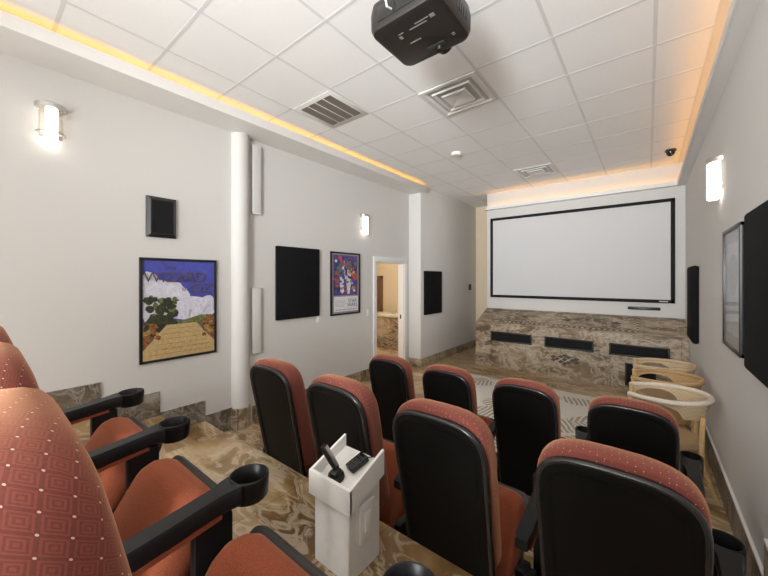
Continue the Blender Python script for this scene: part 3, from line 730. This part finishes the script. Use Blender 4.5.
bm = bmesh.new(); box(bm, -.028, .028, -.045, .045, .001, .026, bev=.004); obj('body', bm, M['phone'], t2)
bm = bmesh.new()
for i in range(3):
    for j in range(4): box(bm, -.019 + i * .015, -.009 + i * .015, -.035 + j * .017, -.024 + j * .017, .025, .0275)
obj('buttons', bm, M['pan'], t2)
bm = bmesh.new(); y0_ = tz(.07) + .006
tube(bm, [(-.985, 1.112, tz(.068) + .010), (-.975, 1.125, tz(.082) + .004), (-.962, 1.134, tz(.09) + .004)], .0025, 6); tag(obj('charger_cable', bm, M['phone']), 'thin black cable running over the pedestal tray', 'cable')
# ------------------------------------------------------------------ rug
tag(obj('area_rug', BX(-1.21, 1.21, -1.28, 1.28, 0, .014, bev=.004), M['rug'], loc=(-1.36, 4.50, 0)), 'cream area rug with beige leaf pattern on the floor before the screen', 'rug')
# ------------------------------------------------------------------ wicker tub chairs (open towards local -x)
def make_wicker(label, mw, mr):
    t = thing('wicker_chair', label, 'wicker chair', (0, 0, 0), 0, 'wicker tub chairs along the right wall')
    n = 48; A0, A1 = -PI * .80, PI * .80
    def hoop(rx, ry, a): return Vector((rx * math.cos(a) if math.cos(a) > 0 else rx * 1.26 * math.cos(a), ry * math.sin(a), 0))
    HT = .77
    def top(a): return HT - .015 * (1 - math.cos(a)) 
    def arch(a):
        # lower edge of the woven band: three arches
        d = .63
        for c in (-.60 * PI, 0, .60 * PI):
            k = abs(a - c) / (.20 * PI)
            if k < 1: d = max(d, .63 + .09 * math.sqrt(1 - k * k))
        return d
    bm = bmesh.new()
    outer_t, outer_b, inner_b, inner_t = [], [], [], []
    for i in range(n + 1):
        a = A0 + (A1 - A0) * i / n
        p = hoop(.275, .280, a); q = hoop(.262, .267, a)
        b = hoop(.262, .265, a); c = hoop(.249, .252, a)
        z1, z0 = top(a), arch(a)
        outer_t.append(p + Vector((0, 0, z1))); inner_t.append(q + Vector((0, 0, z1))); outer_b.append(b + Vector((0, 0, z0))); inner_b.append(c + Vector((0, 0, z0)))
    def lerp(A, B, s): return [x.lerp(y, s) for x, y in zip(A, B)]
    rs = [lerp(outer_t, outer_b, s / 4) for s in range(5)] + [lerp(inner_b, inner_t, s / 4) for s in range(5)]
    cols = [[r[i] for r in rs] for i in range(n + 1)]
    rings(bm, cols)
    obj('woven_back', bm, mw, t, sharp=70)
    bm = bmesh.new(); tube(bm, [hoop(.270, .275, A0 + (A1 - A0) * i / n) + Vector((0, 0, top(A0 + (A1 - A0) * i / n))) for i in range(n + 1)], .021, 10); obj('rim', bm, mr, t)
    bm = bmesh.new()
    rings(bm, [[Vector((-.02 + .225 * math.cos(a), .220 * math.sin(a), z)) for a in [2 * PI * k / 32 for k in range(32)]] for z in (.36, .40, .415)]); obj('seat', bm, mw, t)
    for sx, sy in ((-1, -1), (-1, 1), (1, -1), (1, 1)):
        bm = bmesh.new()
        if sx < 0: tube(bm, [(-.25, sy * .185, 0), (-.25, sy * .18, .30), (-.265, sy * .17, .55), (-.268, sy * .166, .755)], .019, 10)
        else: tube(bm, [(.285, sy * .19, 0), (.19, sy * .185, .30), (.195, sy * .195, .50), (.20, sy * .195, .66)], .018, 10)
        obj('leg', bm, M['cane'], t)
    bm = bmesh.new(); tube(bm, [(.25, -.188, .10), (-.25, -.185, .14)], .011, 8); tube(bm, [(.25, .188, .10), (-.25, .185, .14)], .011, 8); tube(bm, [(-.25, -.185, .15), (-.25, .185, .15)], .011, 8); tube(bm, [(.245, -.188, .13), (.245, .188, .13)], .011, 8); obj('stretcher', bm, M['cane'], t)
    bm = bmesh.new()
    for s in (-1, 1): tube(bm, [(.245, s * .19, .12), (.1, s * .205, .27), (0, s * .215, .33), (-.1, s * .205, .27), (-.25, s * .185, .12)], .009, 8)
    obj('brace', bm, M['cane'], t)
    return t
w1 = make_wicker('pale wicker tub chair with whitewashed rim, nearest of the three by right wall', M['wick_a'], M['rim_w']); w1.location = (.145, 3.85, 0)
w2 = make_wicker('honey coloured wicker tub chair, middle of the three by the right wall', M['wick_b'], M['wick_b']); w2.location = (.150, 4.47, 0)
w3 = make_wicker('pale wicker tub chair nearest the stone ledge by the right wall', M['wick_a'], M['wick_a']); w3.location = (.150, 5.10, 0)
# ------------------------------------------------------------------ fill light added behind the camera to brighten the front half of the room
l = bpy.data.lights.new('fill_light', 'AREA'); l.shape = 'DISK'; l.size = 1.2; l.energy = 80; l.color = (.97, .985, 1.0); l.spread = math.radians(75)
o = bpy.data.objects.new('fill_light', l); C.objects.link(o); o.location = (-.3, -2.9, 2.4)
o.rotation_euler = (Vector((-1.9, 6.0, 3.6)) - o.location).to_track_quat('-Z', 'Y').to_euler()
tag(o, 'added soft white fill light behind the camera, outside the view', 'lamp')
# ------------------------------------------------------------------ camera, world, view
cam = bpy.data.cameras.new('camera'); co = bpy.data.objects.new('camera', cam); C.objects.link(co)
co.location = (0, 0, EYE); co.rotation_euler = (PI / 2, 0, .6728)
cam.sensor_width = 36; cam.lens = 36 * 331 / 768; cam.shift_y = -9.5 / 768; cam.clip_start = .02
s = bpy.context.scene; s.camera = co
wd = bpy.data.worlds.new('world'); s.world = wd; wd.use_nodes = True
wt = wd.node_tree; bg = wt.nodes['Background']
tc = wt.nodes.new('ShaderNodeTexCoord'); sz = wt.nodes.new('ShaderNodeSeparateXYZ'); wt.links.new(tc.outputs['Generated'], sz.inputs[0])
mr_ = wt.nodes.new('ShaderNodeMapRange'); mr_.inputs[1].default_value = -.15; mr_.inputs[2].default_value = .15; mr_.inputs[3].default_value = 3.6; mr_.inputs[4].default_value = 2.7  # ambient fill through the open rear, lower half raised to brighten the ceiling
wt.links.new(sz.outputs[2], mr_.inputs[0]); wt.links.new(mr_.outputs[0], bg.inputs[1]); bg.inputs[0].default_value = (1.0, .985, .965, 1)
s.view_settings.view_transform = 'Standard'; s.view_settings.look = 'None'; s.view_settings.gamma = 1; s.view_settings.use_curve_mapping = False
s.view_settings.exposure = .22
